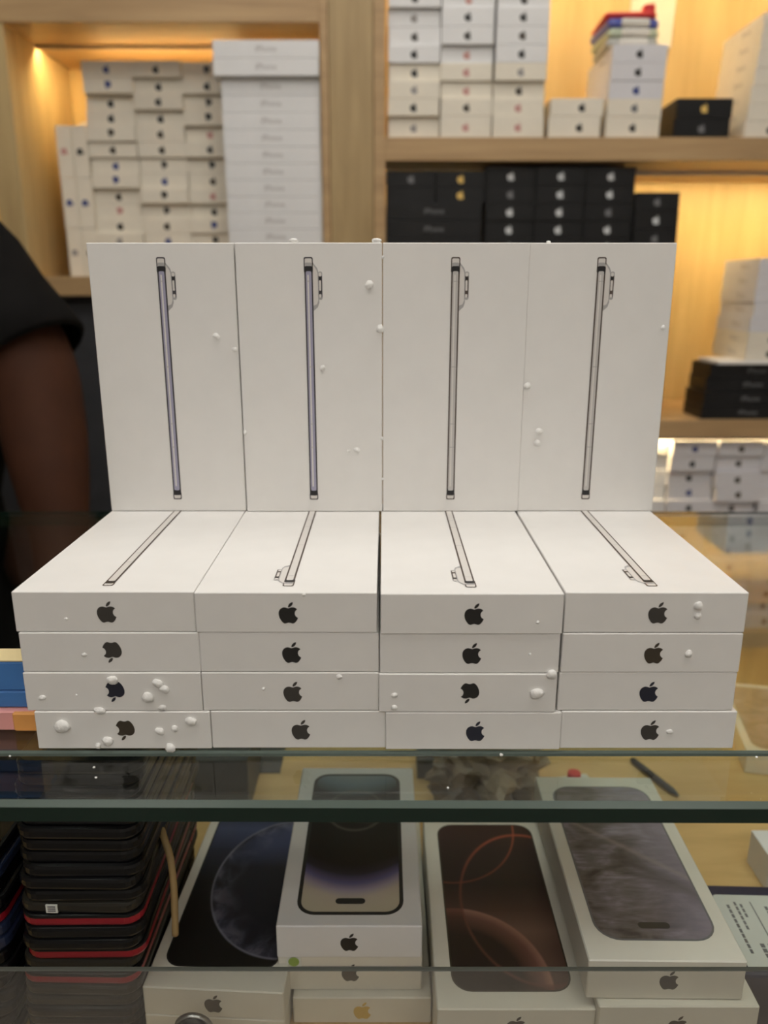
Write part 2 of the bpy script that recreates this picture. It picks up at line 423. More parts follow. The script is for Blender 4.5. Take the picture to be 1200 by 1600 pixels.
# boards: left bay, right bay
LB = [(4.93, 5.36), (-.08, .305)]
RB = [(8.2, 8.6), (2.50, 2.93), (-3.06, -2.66), (-8.0, -7.6)]
for a, b in LB: slab('shelf_board', -12.0, -1.23, HS-.02, HB, a, b, 'oak_x', su)
for a, b in RB: slab('shelf_board', .03, XR-.5, HS-.02, HB, a, b, 'oak_x', su)
slab('shelf_board', -12.0, -1.23, HS-.02, HB, 9.8, 10.2, 'oak_x', su)
# dark cupboard under the left bay
slab('cupboard_front', -12.0, -1.23, HS+.35, HS+.6, BOT, -.08, 'slate', su)
# lit strips with their metal baffles
def led(x0, x1, z, off=1.5):
    slab('led_baffle', x0, x1, HS+off-.10, HS+off-.05, z-.085, z-.002, 'metal', su, 0)
    slab('led_strip', x0+.02, x1-.02, HS+off-.045, HS+off+.03, z-.028, z-.012, 'led', su, 0)
led(-7.24, -1.24, 4.93); led(.04, 12.9, 2.50); led(.04, 12.9, 8.2); led(.04, 12.9, -3.06, .30); led(-12, -7.76, 4.93)

# ------------------------------------------------------------------ display counter
HF = 3.57; HBK = 9.09; GT = -2.522
cx0, cx1 = -7.2, 7.2
ct = tag(empty('display_counter', P(0, HF, BOT)), 'glass topped shop display counter with wooden case floor', 'counter')
FL = -4.95
slab('base_cabinet', cx0, cx1, HF+.25, HBK, BOT, FL-.22, 'oak_z', ct)
slab('case_floor', cx0, cx1, HF+.2, HBK, FL-.22, FL, 'oak_floor', ct)
slab('side_panel', cx0, cx0+.25, HF+.2, HBK, FL, GT-.19, 'oak_z', ct)
slab('side_panel', cx1-.25, cx1, HF+.2, HBK, FL, GT-.19, 'oak_z', ct)
def glass_sheet(name, x0, x1, h0, h1, z0, z1, bv, parent, body='glass_clear', rz=0, upright=False, near=1):
    # clear sheet with ground, dark green edges and a bevelled rim on the near side
    lx, ly, lz = (x1-x0)*W/2, (h1-h0)*W/2, (z1-z0)*W; b = bv*W
    v = [(-lx, -ly, 0), (lx, -ly, 0), (lx, ly, 0), (-lx, ly, 0), (-lx, -ly, lz-b), (lx, -ly, lz-b), (lx, ly, lz), (-lx, ly, lz), (-lx, -ly+b, lz), (lx, -ly+b, lz)]
    f = [(3, 2, 1, 0), (8, 9, 6, 7), (0, 1, 5, 4), (4, 5, 9, 8), (2, 3, 7, 6), (1, 2, 6, 9, 5), (3, 0, 4, 8, 7)]
    me = pydata(name, v, f, [body, 'glass_edge', 'glass_bevel', 'pane_edge'])
    for i, k in enumerate((3, 3, 0, 3, 0, 3, 3) if upright else (0, 0, near, 2, 1, 1, 1)): me.polygons[i].material_index = k
    o = mesh_obj(name, me, parent, P((x0+x1)/2, (h0+h1)/2, z0) - (parent.location if parent else Vector()), (0, 0, rz))
    return o
glass_sheet('glass_top', cx0, cx1, 3.98, HBK, GT-.03, GT, .012, ct, near=2)
glass_sheet('glass_shelf', cx0, cx1, HF-.02, HBK-.1, GT-.145, GT-.032, .028, ct, rz=-.004)
glass_sheet('front_pane', cx0+.26, cx1-.26, HF+.08, HF+.105, FL-.6, -3.725, .006, ct, 'glass_pane', upright=True)

# ------------------------------------------------------------------ the white cartons on the counter
L_, T_ = 1.878, .2375
ZT = GT + 4*T_ + .012
H0 = 4.013
def dpx(px, h, z): return (px-600)/F*(h*C_-z*S_)
lefts = [[17, 303, 594.5, 885], [29, 309.5, 594, 879.5], [36, 314, 592.5, 874.5], [53.5, 328, 602, 878]]
hoff = [[0, -.012, -.03, -.012], [-.006, -.008, -.02, -.016], [-.014, -.012, -.03, -.012], [-.022, -.014, -.03, -.018]]
flips = [[0, 0, 0, 0], [1, 0, 0, 0], [1, 0, 1, 0], [1, 0, 0, 0]]
logoc = [['ink_soft', 'ink', 'ink', 'ink_soft'], ['ink_soft', 'ink', 'ink', 'ink_brown'], ['ink_navy', 'ink_soft', 'ink', 'ink_navy'], ['ink_brown', 'ink_soft', 'ink_navy', 'ink_soft']]
colname = ['leftmost column', 'second column from the left', 'third column from the left', 'rightmost column']
BW = .988
FX = {}

def picture_mesh(fill, line, bump=True):
    """flat print: a slim phone seen edge-on; local x across, y along the carton (0..L), facing +Z"""
    k = ('pic', fill, line, bump)
    if k in _cache: return _cache[k]
    slots = [line, fill, 'pic_pale', 'pic_grey', 'pic_dark']
    v, f, mi = [], [], []
    def poly(pts, m, lay):
        s = len(v)
        for u, t in pts: v.append((u*W, L_*W*(.5-t), lay*.00004))
        fc = list(range(s, s+len(pts)))
        a = sum(v[fc[i]][0]*v[fc[(i+1) % len(fc)]][1]-v[fc[(i+1) % len(fc)]][0]*v[fc[i]][1] for i in range(len(fc)))
        if a < 0: fc.reverse()
        f.append(tuple(fc)); mi.append(m)
    def rr(u0, u1, t0, t1, r, m, lay, n=4):
        poly([(x, y/L_) for x, y in rrect(u0, u1, t0*L_, t1*L_, r, n)], m, lay)
    if bump: poly([(.02, .062), (.036, .074), (.056, .087), (.064, .10), (.066, .208), (.056, .224), (.026, .238), (.02, .238)], 3, 0)
    if bump: poly([(.02, .072), (.034, .08), (.052, .095), (.058, .108), (.060, .2), (.05, .214), (.02, .22)], 2, 1)
    rr(-.034, .028, .049, .105, .012, 0, 1); rr(-.027, .021, .0535, .11, .009, 2, 2)
    rr(-.026, .020, .068, .10, .008, 3, 3)
    rr(-.033, .028, .925, .9525, .010, 0, 1); rr(-.026, .021, .92, .9485, .008, 2, 2)
    rr(-.031, .026, .080, .936, .014, 0, 4); rr(-.029, .024, .081, .108, .010, 4, 5); rr(-.029, .024, .908, .934, .010, 4, 5)
    rr(-.0215, .0165, .098, .916, .009, 1, 6); rr(-.0115, -.001, .11, .9, .004, 2, 7)
    for t in (.133, .44, .655, .745): rr(-.02, .015, t-.0012, t+.0012, .001, 3, 8)
    if not bump: rr = lambda *a: None
    rr(.062, .090, .099, .198, .012, 3, 2); rr(.064, .088, .112, .19, .008, 0, 3)
    rr(.066, .084, .103, .116, .006, 2, 4); rr(.067, .081, .13, .166, .005, 2, 4); rr(.066, .082, .178, .19, .005, 2, 4); rr(.064, .084, .118, .128, .004, 4, 5)
    me = pydata('edge_on_phone', v, f, slots)
    for i, k2 in enumerate(mi): me.polygons[i].material_index = k2
    _cache[k] = me
    return me

for r in range(4):
    px = None
    for c in range(4):
        h = H0 + hoff[r][c]; z0 = ZT - (r+1)*T_ + .0015*(3-r)*0
        x = dpx(lefts[r][c], h, z0+T_*(1 if r == 0 else .9))
        if px is not None and x < px + BW + .002: x = px + BW + .002
        px = x; FX[(r, c)] = (x, h, z0)
        what = {0: 'topmost', 1: 'second from top', 2: 'third from top', 3: 'bottom'}[r]
        o = phone_box(x, h, z0, BW, L_, T_-.003, 'paper', 'white carton lying on the glass, %s, %s%s' % (what, colname[c], ', mark inverted' if flips[r][c] else ''),
                      'white cartons stacked flat on the counter', logoc[r][c], .125, flip=bool(flips[r][c]), n=8, rz=random.uniform(-.002, .002), logo_x=.012)
        if r == 0:
            pc = mesh_obj('phone_picture', picture_mesh('pic_pale', 'pic_line_brown', c > 0), o, (0, 0, (T_-.003)*W+.0001), (0, 0, 0 if c == 0 else math.pi))
            if c == 0: pc.rotation_euler = (0, 0, 0)
ST0 = H0 + 1.617
sx = [-2.012, -1.008, -.008, .986]
for c in range(4):
    x = sx[c]; w = .995
    o = mesh_obj('phone_box', box_mesh(w*W, T_*W, L_*W, 'paper', .0004), None, P(x+w/2, ST0+T_/2+[.012, 0, .004, .012][c], ZT+.001), (0, 0, [.004, 0, 0, -.003][c]))
    tag(o, 'white carton standing upright with a slim phone print, %s' % ['leftmost of four', 'second from the left', 'third from the left', 'rightmost of four'][c], 'box', 'white cartons standing upright')
    lil = c < 2
    mesh_obj('phone_picture', picture_mesh('pic_lilac' if lil else 'pic_silver', 'pic_line' if lil else 'pic_line_brown'), o, (0, -T_/2*W-.0001, L_/2*W), (math.pi/2, 0, 0))
FSTAND = ST0

# ------------------------------------------------------------------ cartons on the left shelf
SZ = .307
marks = ['ink', 'ink_brown', 'ink_blue', 'ink_grey', 'ink_soft', 'ink_pink']
def pick(ws): return random.choices(marks, ws)[0]
t2 = .2995
for c in range(3):
    for r in range(14):       # r counts from the top
        z = SZ + (13-r)*t2 + [0.0, .045, .09][c]*0
        phone_box(-6.13 + c*1.012 + random.uniform(-.012, .012), 17.95 + random.choice((-.10, -.05, 0, 0, .04)), z, 1.0, 1.9, t2-.004, 'paper_cream',
                  'white phone carton, %s, %s narrow column of the left lit shelf' % (ORD[r], NTH[c]),
                  'white cartons on the left shelf', pick([5, 2, 2, 1, 2, .7]), flip=random.random() < .3)
t3 = .3088
for r in range(14):
    phone_box(-3.28 + (.11 if r > 1 else 0) + random.uniform(-.008, .008), 16.96 + (0 if r < 2 else .12), SZ + (13-r)*t3, 2.03 - (.11 if r > 1 else 0), 1.0, t3-.004, 'paper_cool',
              'wide white phone carton, %s in the stack beside the oak pillar' % ORD[r], 'wide white cartons by the pillar', text='print_text')
for r in range(3):
    for c in range(2):
        phone_box(-6.78 + c*.318 + r*.008, 17.85 + .03*c, SZ + (2-r)*1.0, .31, 1.85, .993, 'paper_cream',
                  'white carton turned on its side, %s of the %s pair, left lit shelf' % (['left', 'right'][c], ['upper', 'middle', 'lower'][r]),
                  'sideways cartons on the left shelf', ['ink_pink', 'ink', 'ink_blue', 'ink_blue', 'ink_grey', 'ink_soft'][r*2+c], logo_rot=math.pi/2)
c0 = P(-6.30, 18.5, 3.315)
ring_pts = [c0 + Vector((.02*math.cos(a), 0, .012*math.sin(a)+.002)) for a in [math.pi*i/10 for i in range(11)]]
tag(mesh_obj('plastic_loop', tube('plastic_loop', ring_pts, .0022, 'white_plastic')), 'small white plastic loop on top of the sideways cartons', 'loop')

# ------------------------------------------------------------------ upper right shelf
SR = 2.932
t4 = .314
NR = 11
for c in range(3):
    for r in range(NR):
        wts = [6, 1, 0, 2, 2, 0] if c == 0 else [4, 1, 0, 1, 1, 1.5]
        phone_box(.085 + c*1.022 + random.uniform(-.01, .01) + (.012*(NR-1-r) if c == 2 else 0)*.5, 17.06 + random.choice((0, 0, .03, .08)), SR + (NR-1-r)*t4 + (.08 if r < NR-1 else 0), 1.0, 1.9, t4-.004 + (.08 if r == NR-1 else 0), 'paper_cream' if r > 6 else 'paper_cool',
                  'white phone carton, %s, %s column from the pillar, upper right shelf' % (ORD[r], NTH[c]),
                  'white cartons on the upper right shelf', pick(wts))
for r in range(2):
    phone_box(3.245 + .03*(1-r), 17.1, SR + (1-r)*.40, 1.02, 1.9, [.316, .396][r], 'paper_cream', 'white phone carton, %s of a pair on the upper right shelf' % ['upper', 'lower'][r], 'pair of white cartons', 'ink', logo_x=.1)
for r in range(5):
    phone_box(4.38 + .008*(4-r), 17.1 + random.uniform(0, .03), SR + (4-r)*.318 + (.075 if r < 4 else 0), 1.06, 1.95, .314 + (.075 if r == 4 else 0), 'paper_lavender' if r < 3 else 'paper_cream', 'white phone carton, %s of five under the coloured packets' % ORD[r], 'five white cartons under the packets',
              ['ink', 'ink', 'ink_blue', 'ink_dull', 'ink_soft'][r], side_text='print_text' if r in (0, 2) else None)
for r in range(2):
    phone_box(5.72 + .02*(1-r), 17.1, SR + (1-r)*.36, 1.1, 1.35, .356, 'black_box', 'black phone carton, %s of the black pair on the upper right shelf' % ['upper', 'lower'][r], 'pair of black cartons', ['ink_gold', 'ink_dull'][r])
for r in range(7):
    phone_box(7.12 + .025*(6-r) + random.uniform(-.01, .01), 17.1, SR + (6-r)*.315, 1.0, 1.9, .311, 'paper_cream', 'white phone carton, %s, stack at the right end of the upper shelf' % ORD[r], 'white cartons at the right end',
              'ink', side_text='print_text')
# coloured packets on the five cartons
zt = SR + 5*.318 + .077
for i, (m, hgt) in enumerate((('grey_plastic', .165), ('green_plastic', .165), ('blue_plastic', .165), ('red_plastic', .12))):
    t = mesh_obj('packet', rounded_slab('packet_%d' % i, 1.02*W, 1.3*W, hgt*W, .12*W, m, .006, 5, 3), None, P(4.86 - .02*i, 17.95, zt), (0, 0, random.uniform(-.05, .05)))
    tag(t, '%s plastic packet in the small pile on the five cartons' % ['grey, lowest', 'pale green', 'blue', 'red, uppermost'][i], 'packet', 'coloured packets')
    if i < 3: mesh_obj('paper_sleeve', rounded_slab('sleeve_%d' % i, .56*W, 1.34*W, hgt*W*.9, .05*W, 'white_plastic', .004, 4, 2), t, (.02*W, -.025*W, .008*W))
    if i == 3: mesh_obj('knob', rounded_slab('knob', .24*W, .3*W, .24*W, .08*W, 'red_plastic', .004, 4, 2), t, (.36*W, -.45*W, .02*W))
    zt += hgt*1.0 + .004
cd = tag(mesh_obj('hanging_card', box_mesh(1.0*W, .05*W, 1.9*W, 'paper_cream', .0006), None, P(6.03, 20.24, 5.36), (0, math.radians(2), 0)), 'cream card hanging on the back panel of the upper right shelf', 'card')
mesh_obj('logo', mark_mesh('ink_soft', 3), cd, (0, -.03*W-.0001, .85*W), (0, 0, 0), (.12*W,)*3)

# ------------------------------------------------------------------ middle right shelf: black cartons
SM = -2.658
tb = .338
nl = 13
for r in range(nl):
    phone_box(.045, 17.02, SM + (nl-1-r)*tb, 1.93, 1.0, tb-.004, 'black_box', 'wide black phone carton, %s, stack against the pillar, middle shelf' % ORD[r], 'wide black cartons', text='print_text_dark')
zl = SM + nl*tb
for c in range(2):
    for r in range(2):
        phone_box(.05 + c*1.0, 17.12, zl + (1-r)*.3, .985, 1.88, .297, 'black_box', 'black phone carton, %s of two on the wide ones, %s' % (['upper', 'lower'][r], ['by the pillar', 'one place from the pillar'][c]), 'black cartons on the wide ones', [['ink_dull', None], ['ink_gold', 'ink_gold']][c][r])
for c in range(3):
    n_ = 15
    for r in range(n_):
        phone_box(2.06 + c*1.005, 17.14 + random.uniform(0, .04), SM + (n_-1-r)*tb, .99, 1.88, tb-.004, 'black_box',
                  'black phone carton, %s, %s narrow column of the middle shelf' % (ORD[r], NTH[c]), 'black cartons in columns',
                  'ink_silver' if r < 1 else random.choice(['ink_silver', 'ink_dull', 'ink_silver']))
for r in range(13):
    phone_box(5.085, 17.1 + random.uniform(0, .03), SM + (12-r)*.3535, .895, 1.88, .35, 'black_box', 'black phone carton, %s in the shorter black column, middle shelf' % ORD[r], 'black cartons in the shorter column', random.choice(['ink_silver', 'ink_silver', 'ink_dull']))
# right end of the middle shelf
zb = SM
for r in range(4):
    rz = [.0, .02, -.03, .015][r]
    phone_box(6.86 + [0, .02, .1, .14][r], 17.08 + [.0, .02, .1, .12][r], zb, 2.0, 1.05, .29, 'black_box', 'wide black phone carton, %s of four under the white stack' % ['lowest', 'second lowest', 'third lowest', 'uppermost'][r], 'wide black cartons under the white stack', text='print_text_dark', rz=rz)
    zb += .293
phone_box(7.1, 17.05, zb, 1.95, 1.1, .07, 'paper', 'thin white slab between the black and the white cartons', None, name='thin_carton'); zb += .073
for r in range(7):
    phone_box(7.70 + .03*(r == 3) + .012*(6-r), 17.15, zb + (6-r)*.298, 1.0, 1.75, .294, 'paper_cream' if r > 4 else 'paper_lavender', 'white phone carton, %s of the stack standing on black cartons' % ORD[r], 'white cartons on black ones', ['ink_grey', 'ink_blue', 'ink_blue', 'ink', 'ink', 'ink', 'ink'][r], side_text='print_text')

# ------------------------------------------------------------------ lower right shelf
SLO = -7.598
for c in range(4):
    n_ = 13
    for r in range(n_):
        phone_box(5.36 + c*1.01 + random.uniform(-.03, .03), 17.12 + random.choice((0, .0, .08, .14, .2)) + (.15 if c == 0 else 0) + (.06 if r == 0 else 0), SLO + (n_-1-r)*.3421, .985, 1.8, .338, 'paper_lavender' if c else 'paper_cool',
                  'white phone carton, %s, %s column of the lowest lit shelf' % (ORD[r], NTH[c]), 'white cartons on the lowest shelf', random.choice(['ink', 'ink', 'ink_soft', 'ink_blue', 'ink_brown']))

# ------------------------------------------------------------------ inside the case: cartons with printed phones
def screen_print(o, w, l, t, pic, border, u0, u1, v0, v1, rad, bw, pill=True, pill_m='pic_dark'):
    def rrm(name, a, b, c, d, r, m, lay):
        pts = rrect(a, b, c, d, r, 6)
        me = pydata(name, [(x*W, y*W, 0) for x, y in pts], [tuple(range(len(pts)))], m)
        uvl = me.uv_layers.new(name='uv')
        for lp in me.loops:
            x, y = pts[lp.vertex_index]; uvl.data[lp.index].uv = ((x-a)/(b-a), (y-c)/(d-c))
        return me
    p = mesh_obj('phone_picture', rrm('print', u0, u1, v0, v1, rad, border, 0), o, (0, 0, t*W+.0001))
    mesh_obj('screen_picture', rrm('print', u0+bw, u1-bw, v0+bw, v1-bw, rad-bw, pic, 0), p, (0, 0, .0001))
    if pill: mesh_obj('camera_pill', rrm('print', -.105, .105, v0+.10, v0+.155, .026, pill_m, 0), p, (0, 0, .0002))
grp = 'phone cartons inside the glass case'
def case_box(x0, h0, z0, w, l, t, label, logo=None, m='paper_case', rz=0, logo_x=0, n=8):
    return phone_box(x0, h0, z0, w, l, t, m, label, grp, logo, .145, rz=rz, logo_x=logo_x, n=n, bev=.0007)
# centre stack
b = case_box(-.635, 4.40, FL+.002, .965, 2.0, .222, 'cream phone carton at the bottom of the middle stack in the case', 'yellow_mark')
b = case_box(-.735, 4.46, FL+.228, 1.0, 1.86, .302, 'white phone carton with green sticker, second in the middle stack in the case', 'ink_brown')
mesh_obj('sticker', rounded_slab('sticker_w', .10*W, .0006, .10*W, .0002, 'sticker_white', 0), b, (-.39*W, -.93*W, .20*W))
disc = [(.038*W*math.cos(2*math.pi*i/20), 0, .038*W*math.sin(2*math.pi*i/20)) for i in range(20)]
mesh_obj('sticker', pydata('sticker_disc', disc, [tuple(range(20))], 'sticker_green'), b, (-.39*W, -.93*W-.0006, .25*W))
mesh_obj('lid_line', box_mesh(.985*W, .0006, .0012, 'print_text', 0), b, (0, -.93*W-.0002, .195*W))
b = case_box(-.735, 4.43, FL+.535, .995, 1.86, .265, 'white phone carton with a dark gradient screen print, top of the middle case stack', 'ink', 'paper_cool')
screen_print(b, 1, 1.86, .265, 'pic_center', 'pic_dark', -.375, .375, -.83, .83, .13, .028)
# right-of-centre stack
b = case_box(.34, 4.03, FL+.002, 1.02, 1.92, .262, 'white phone carton under the one with the orange rings', None)
b = case_box(.34, 4.03, FL+.268, 1.02, 1.92, .262, 'white phone carton printed with a brown screen and orange rings', 'ink_brown')
screen_print(b, 1.02, 1.92, .262, 'pic_brown', 'ink_brown', -.40, .40, -.83, .86, .13, .012, pill=False)
# right stack
b = case_box(1.36, 4.02, FL+.002, 1.02, 1.95, .295, 'white phone carton at the bottom of the right stack in the case', None)
b = case_box(1.36, 3.99, FL+.30, 1.02, 1.95, .295, 'white phone carton in the middle of the right stack in the case', 'ink_brown')
b = case_box(1.30, 4.04, FL+.60, .995, 1.96, .30, 'white phone carton with a grey rocky screen print, top of the right case stack', 'ink_soft', logo_x=.02, rz=-.012)
screen_print(b, 1, 1.96, .30, 'pic_greyrock', 'ink_dull', -.40, .40, -.82, .84, .16, .014, pill_m='ink_soft')
# left stack
b = case_box(-1.57, 4.24, FL+.002, .955, 1.95, .225, 'white phone carton under the one with the cratered globe print', None, rz=-.055)
b = case_box(-1.57, 4.24, FL+.23, .955, 1.95, .23, 'white phone carton printed with a dark screen and a cratered globe', 'ink_brown', rz=-.055)
screen_print(b, 1, 1.98, .23, 'pic_moon', 'ink', -.40, .40, -.80, .87, .12, .012, pill=False)
# small round black lens in front of it
q = at(303, 1606, 3.95)
t = tag(empty('round_lens', P(*q)), 'round black lens ring in front of the globe print carton, at the bottom edge', 'lens')
def disc_ring(name, r0, r1, dpt, m, parent, y):
    n = 28; v = []; f = []
    for i in range(n):
        a = 2*math.pi*i/n
        for rr_, yy in ((r1, 0), (r1*.96, -dpt), (r0, -dpt), (r0, 0)): v.append((rr_*math.cos(a)*W, yy*W, rr_*math.sin(a)*W))
    for i in range(n):
        for k in range(4): f.append((i*4+k, i*4+(k+1) % 4, ((i+1) % n)*4+(k+1) % 4, ((i+1) % n)*4+k))
    return mesh_obj(name, pydata(name, v, f, m, True), parent, (0, y*W, 0))
disc_ring('outer_ring', .105, .125, .03, 'metal', t, 0)
disc_ring('ring', .05, .108, .05, 'phone_black', t, 0)
disc_ring('lens_glass', .001, .055, .02, 'screen_glass', t, 0)
slab('stem', q[0]-.03, q[0]+.03, q[1], q[1]+.06, FL, q[2]-.08, 'phone_black', t)

# ------------------------------------------------------------------ stacks of phones at the left of the case
def phone(x0, h0, z0, w, l, t, body, label, group, rz=0, sticker=False):
    o = mesh_obj('phone', rounded_slab('phone_' + body, w*W, l*W, t*W, .11*W, body, .0022, 5, 2), None, P(x0+w/2, h0+l/2, z0), (0, 0, rz))
    tag(o, label, 'phone', group)
    mesh_obj('screen', rounded_slab('phone_screen', (w-.05)*W, (l-.05)*W, .0004, .09*W, 'screen_glass', 0, 5), o, (0, 0, t*W-.0002))
    mesh_obj('button', rounded_slab('phone_button', .012*W, .12*W, .02*W, .005*W, body, 0, 2), o, (w/2*W, .35*l*W, .4*t*W))
    if body == 'phone_red':
        mesh_obj('dark_rim', rounded_slab('phone_rim', (w+.004)*W, (l+.004)*W, t*.38*W, .112*W, 'phone_black', .0012, 5, 2), o, (0, 0, t*.63*W))
    if sticker:
        s = mesh_obj('sticker', box_mesh(.075*W, .0008, .06*W, 'sticker_white', 0), o, (-.16*W, -l/2*W-.0002, .012*W))
        for k in range(3): mesh_obj('print_line', box_mesh(.05*W, .0003, .008*W, 'ink_dull', 0), s, (0, -.0005, (.012+.016*k)*W))
    return o
tp = .0925
reds = {11, 8, 6}
for k in range(24):
    phone(-2.435 + .0075*k + random.uniform(-.012, .012), 4.20 + random.uniform(-.02, .02), FL+.002 + k*tp, .785, 1.68, tp-.006,
          'phone_red' if k in reds else ('phone_olive' if k in (7, 5, 4, 12) else 'phone_black'),
          '%s phone, %s from the bottom, stack beside the globe print carton' % ('red edged' if k in reds else 'black', NTH[k]), 'phones stacked in the case', random.uniform(-.02, .02), k == 12)
for k in range(14):
    bd = {13: 'phone_black', 12: 'phone_navy', 9: 'phone_red', 8: 'phone_navy', 7: 'phone_navy'}.get(k, 'phone_black')
    phone(-3.32 + random.uniform(-.02, .02), 4.25, FL+.002 + k*.105, .82, 1.68, .098, bd, '%s phone, %s from the bottom, stack at the left edge' % ({'phone_red': 'red', 'phone_navy': 'navy'}.get(bd, 'dark'), NTH[k]), 'phones stacked at the left edge', random.uniform(-.04, .04))
sp = [P(*at(252, 1296, 4.75)), P(*at(256, 1308, 4.7)), P(*at(266, 1340, 4.62)), P(*at(271, 1380, 4.58)), P(*at(273, 1420, 4.55)), P(*at(274, 1460, 4.55))]
tag(mesh_obj('elastic_strap', tube('elastic_strap', catmull(sp, 6), .0022, 'strap')), 'tan elastic strap hanging beside the phone stack', 'strap')

# ------------------------------------------------------------------ other things in the case
def simple_carton(name, px0, px1, py_top, h, depth, m, label, cat, base=FL+.002, rz=0):
    a = at(px0, py_top, h); b2 = at(px1, py_top, h)
    o = mesh_obj(name, box_mesh((b2[0]-a[0])*W, depth*W, (a[2]-base)*W, m, .0008), None, P((a[0]+b2[0])/2, h+depth/2, base), (0, 0, rz))
    return tag(o, label, cat)
simple_carton('carton', 262, 386, 1188, 6.75, .8, 'grey_card', 'dark grey carton behind the globe print carton in the case', 'box')
cb = simple_carton('carton', 389, 438, 1222, 7.4, .5, 'grey_card', 'small dark carton beside the middle stack in the case', 'box')
simple_carton('carton', 385, 452, 1186, 8.0, .4, 'yellow_card', 'pale yellow carton at the back of the case', 'box')
simple_carton('carton', 652, 690, 1188, 7.3, .3, 'grey_card', 'small black carton behind the middle stack in the case', 'box')
# navy carton with a printed label
nb = tag(mesh_obj('navy_carton', rounded_slab('navy_carton', 2.1*W, .86*W, .46*W, .07*W, 'navy', .002, 5, 2), None, P(3.48, 4.76, FL+.002), (0, 0, -.03)), 'navy carton with a pale printed label, right of the grey screen carton', 'box')
lb = mesh_obj('label', rounded_slab('label', 1.6*W, .70*W, .0005, .03*W, 'label_paper', 0, 4), nb, (-.16*W, -.035*W, .46*W))
k = 0
for (x, y0, y1, w_) in ((-.72, -.22, .25, .02), (-.66, .0, .28, .018), (-.62, .12, .26, .018), (-.54, -.30, .28, .008), (-.44, -.28, .24, .022), (-.40, -.28, .10, .012), (-.28, -.3, .22, .02), (-.24, -.1, .22, .02), (-.18, -.3, .0, .02), (-.62, -.30, -.12, .03), (-.57, -.28, -.12, .02), (-.05, -.3, .25, .02), (.05, -.3, .1, .02), (.15, -.2, .25, .02)):
    n_ = max(1, int((y1-y0)/.045)) if w_ > .01 else 1
    for i in range(n_):
        ln = (y1-y0)/n_
        mesh_obj('print_line', box_mesh(w_*W, ln*W*(.78 if n_ > 1 else 1), .0001, 'ink_dull', 0), lb, (x*W, (y0+(i+.5)*ln)*W, .0005))
# white carton behind it, out of frame to the right
phone_box(3.27, 5.68, FL+.002, 1.0, .36, .33, 'paper_cool', 'white carton behind the navy carton at the right edge', None, name='carton')
# crumpled plastic bag
def blob(name, sx_, sy_, sz_, m, seed, sub=4, amp=.35, fr=2.2):
    bm = bmesh.new(); bmesh.ops.create_icosphere(bm, subdivisions=sub, radius=1)
    off = Vector((seed*3.1, seed*1.7, seed*.9))
    for v in bm.verts:
        n = noise.noise(v.co*fr+off)*amp + noise.noise(v.co*fr*2.7+off)*amp*.5
        co = v.co*(1+n); v.co = Vector((co.x*sx_, co.y*sy_, max(co.z, -.85)*sz_))
    me = bpy.data.meshes.new(name); bm.to_mesh(me); bm.free(); me.materials.append(M[m])
    for p in me.polygons: p.use_smooth = sub < 4
    return me
bagp = P(1.02, 6.95, FL+.36)
tag(mesh_obj('plastic_bag', blob('plastic_bag', .56*W, .55*W, .40*W, 'crumple', 3, 4, .45, 2.0), None, bagp), 'crumpled brownish plastic bag behind the orange ring carton', 'bag')
tag(mesh_obj('bottle_cap', rounded_slab('cap', .13*W, .13*W, .13*W, .06*W, 'red_plastic', .001, 5), None, P(1.92, 7.0, FL+.152)), 'small red cap on a white pad beside the crumpled bag', 'cap')
tag(mesh_obj('carton', box_mesh(.34*W, .3*W, .148*W, 'paper_case', .0008), None, P(1.96, 7.0, FL+.002), (0, 0, .2)), 'small white pad under the red cap in the case', 'box')
a, b2 = P(2.70, 7.6, FL+.04), P(2.98, 6.95, FL+.04)
pn = tag(mesh_obj('pen', tube('pen', [a, a.lerp(b2, .05), a.lerp(b2, .85), b2], [.0018, .0032, .0032, .0008], 'slate')), 'dark pen lying on the wooden case floor', 'pen')
# things at the far left and right of the case
def flat_carton(px0, px1, py0, py1, h, m, label, depth=.9):
    a = at(px0, py0, h); b2 = at(px1, py1, h)
    return tag(mesh_obj('carton', box_mesh((b2[0]-a[0])*W, depth*W, (a[2]-b2[2])*W, m, .0008), None, P((a[0]+b2[0])/2, h+depth/2, b2[2])), label, 'box')
gz = GT+.002
dep = .16
for (m, h_, t_, lab) in (('pink_card', 4.2, .13, 'pink carton on the glass under the blue ones'), ('blue_card', 4.24, .112, 'lower blue carton on the glass at the left edge'), ('blue_card', 4.24, .19, 'upper blue carton with an arrow on the glass at the left edge')):
    o = mesh_obj('carton', box_mesh(.92*W, dep*W, (t_-.003)*W, m, .0008), None, P(-2.53, h_+dep/2, gz)); tag(o, lab, 'box'); gz += t_
    if m == 'pink_card': mesh_obj('orange_corner', box_mesh(.16*W, .06*W, (t_-.006)*W, 'orange_card', .001), o, (.41*W, -(dep/2-.015)*W, .001*W))
    if 'arrow' in lab:
        arrow = [(.05, .11), (-.035, -.055), (.02, -.045), (.015, -.075), (-.085, -.095), (-.075, .02), (-.05, .02), (-.058, -.04), (.028, .125)]
        mesh_obj('arrow_mark', pydata('arrow_mark', [(x*.42*W, 0, y*.42*W) for x, y in arrow], [tuple(range(len(arrow)))], 'slate'), o, (.13*W, -dep/2*W-.0002, .10*W))
        mesh_obj('lid_rim', box_mesh(.92*W, dep*W, .012*W, 'yellow_card', .0003), o, (0, 0, (t_-.003)*W)); gz += .013
gb = phone_box(4.0, 7.3, FL+.002, 1.0, 1.6, .25, 'paper_case', 'pale phone carton with a dark print at the far right of the case', None, name='phone_box', rz=-.2)
screen_print(gb, 1, 1.6, .25, 'pic_greyrock', 'ink_dull', -.42, .42, -.72, .72, .14, .014, pill=False)

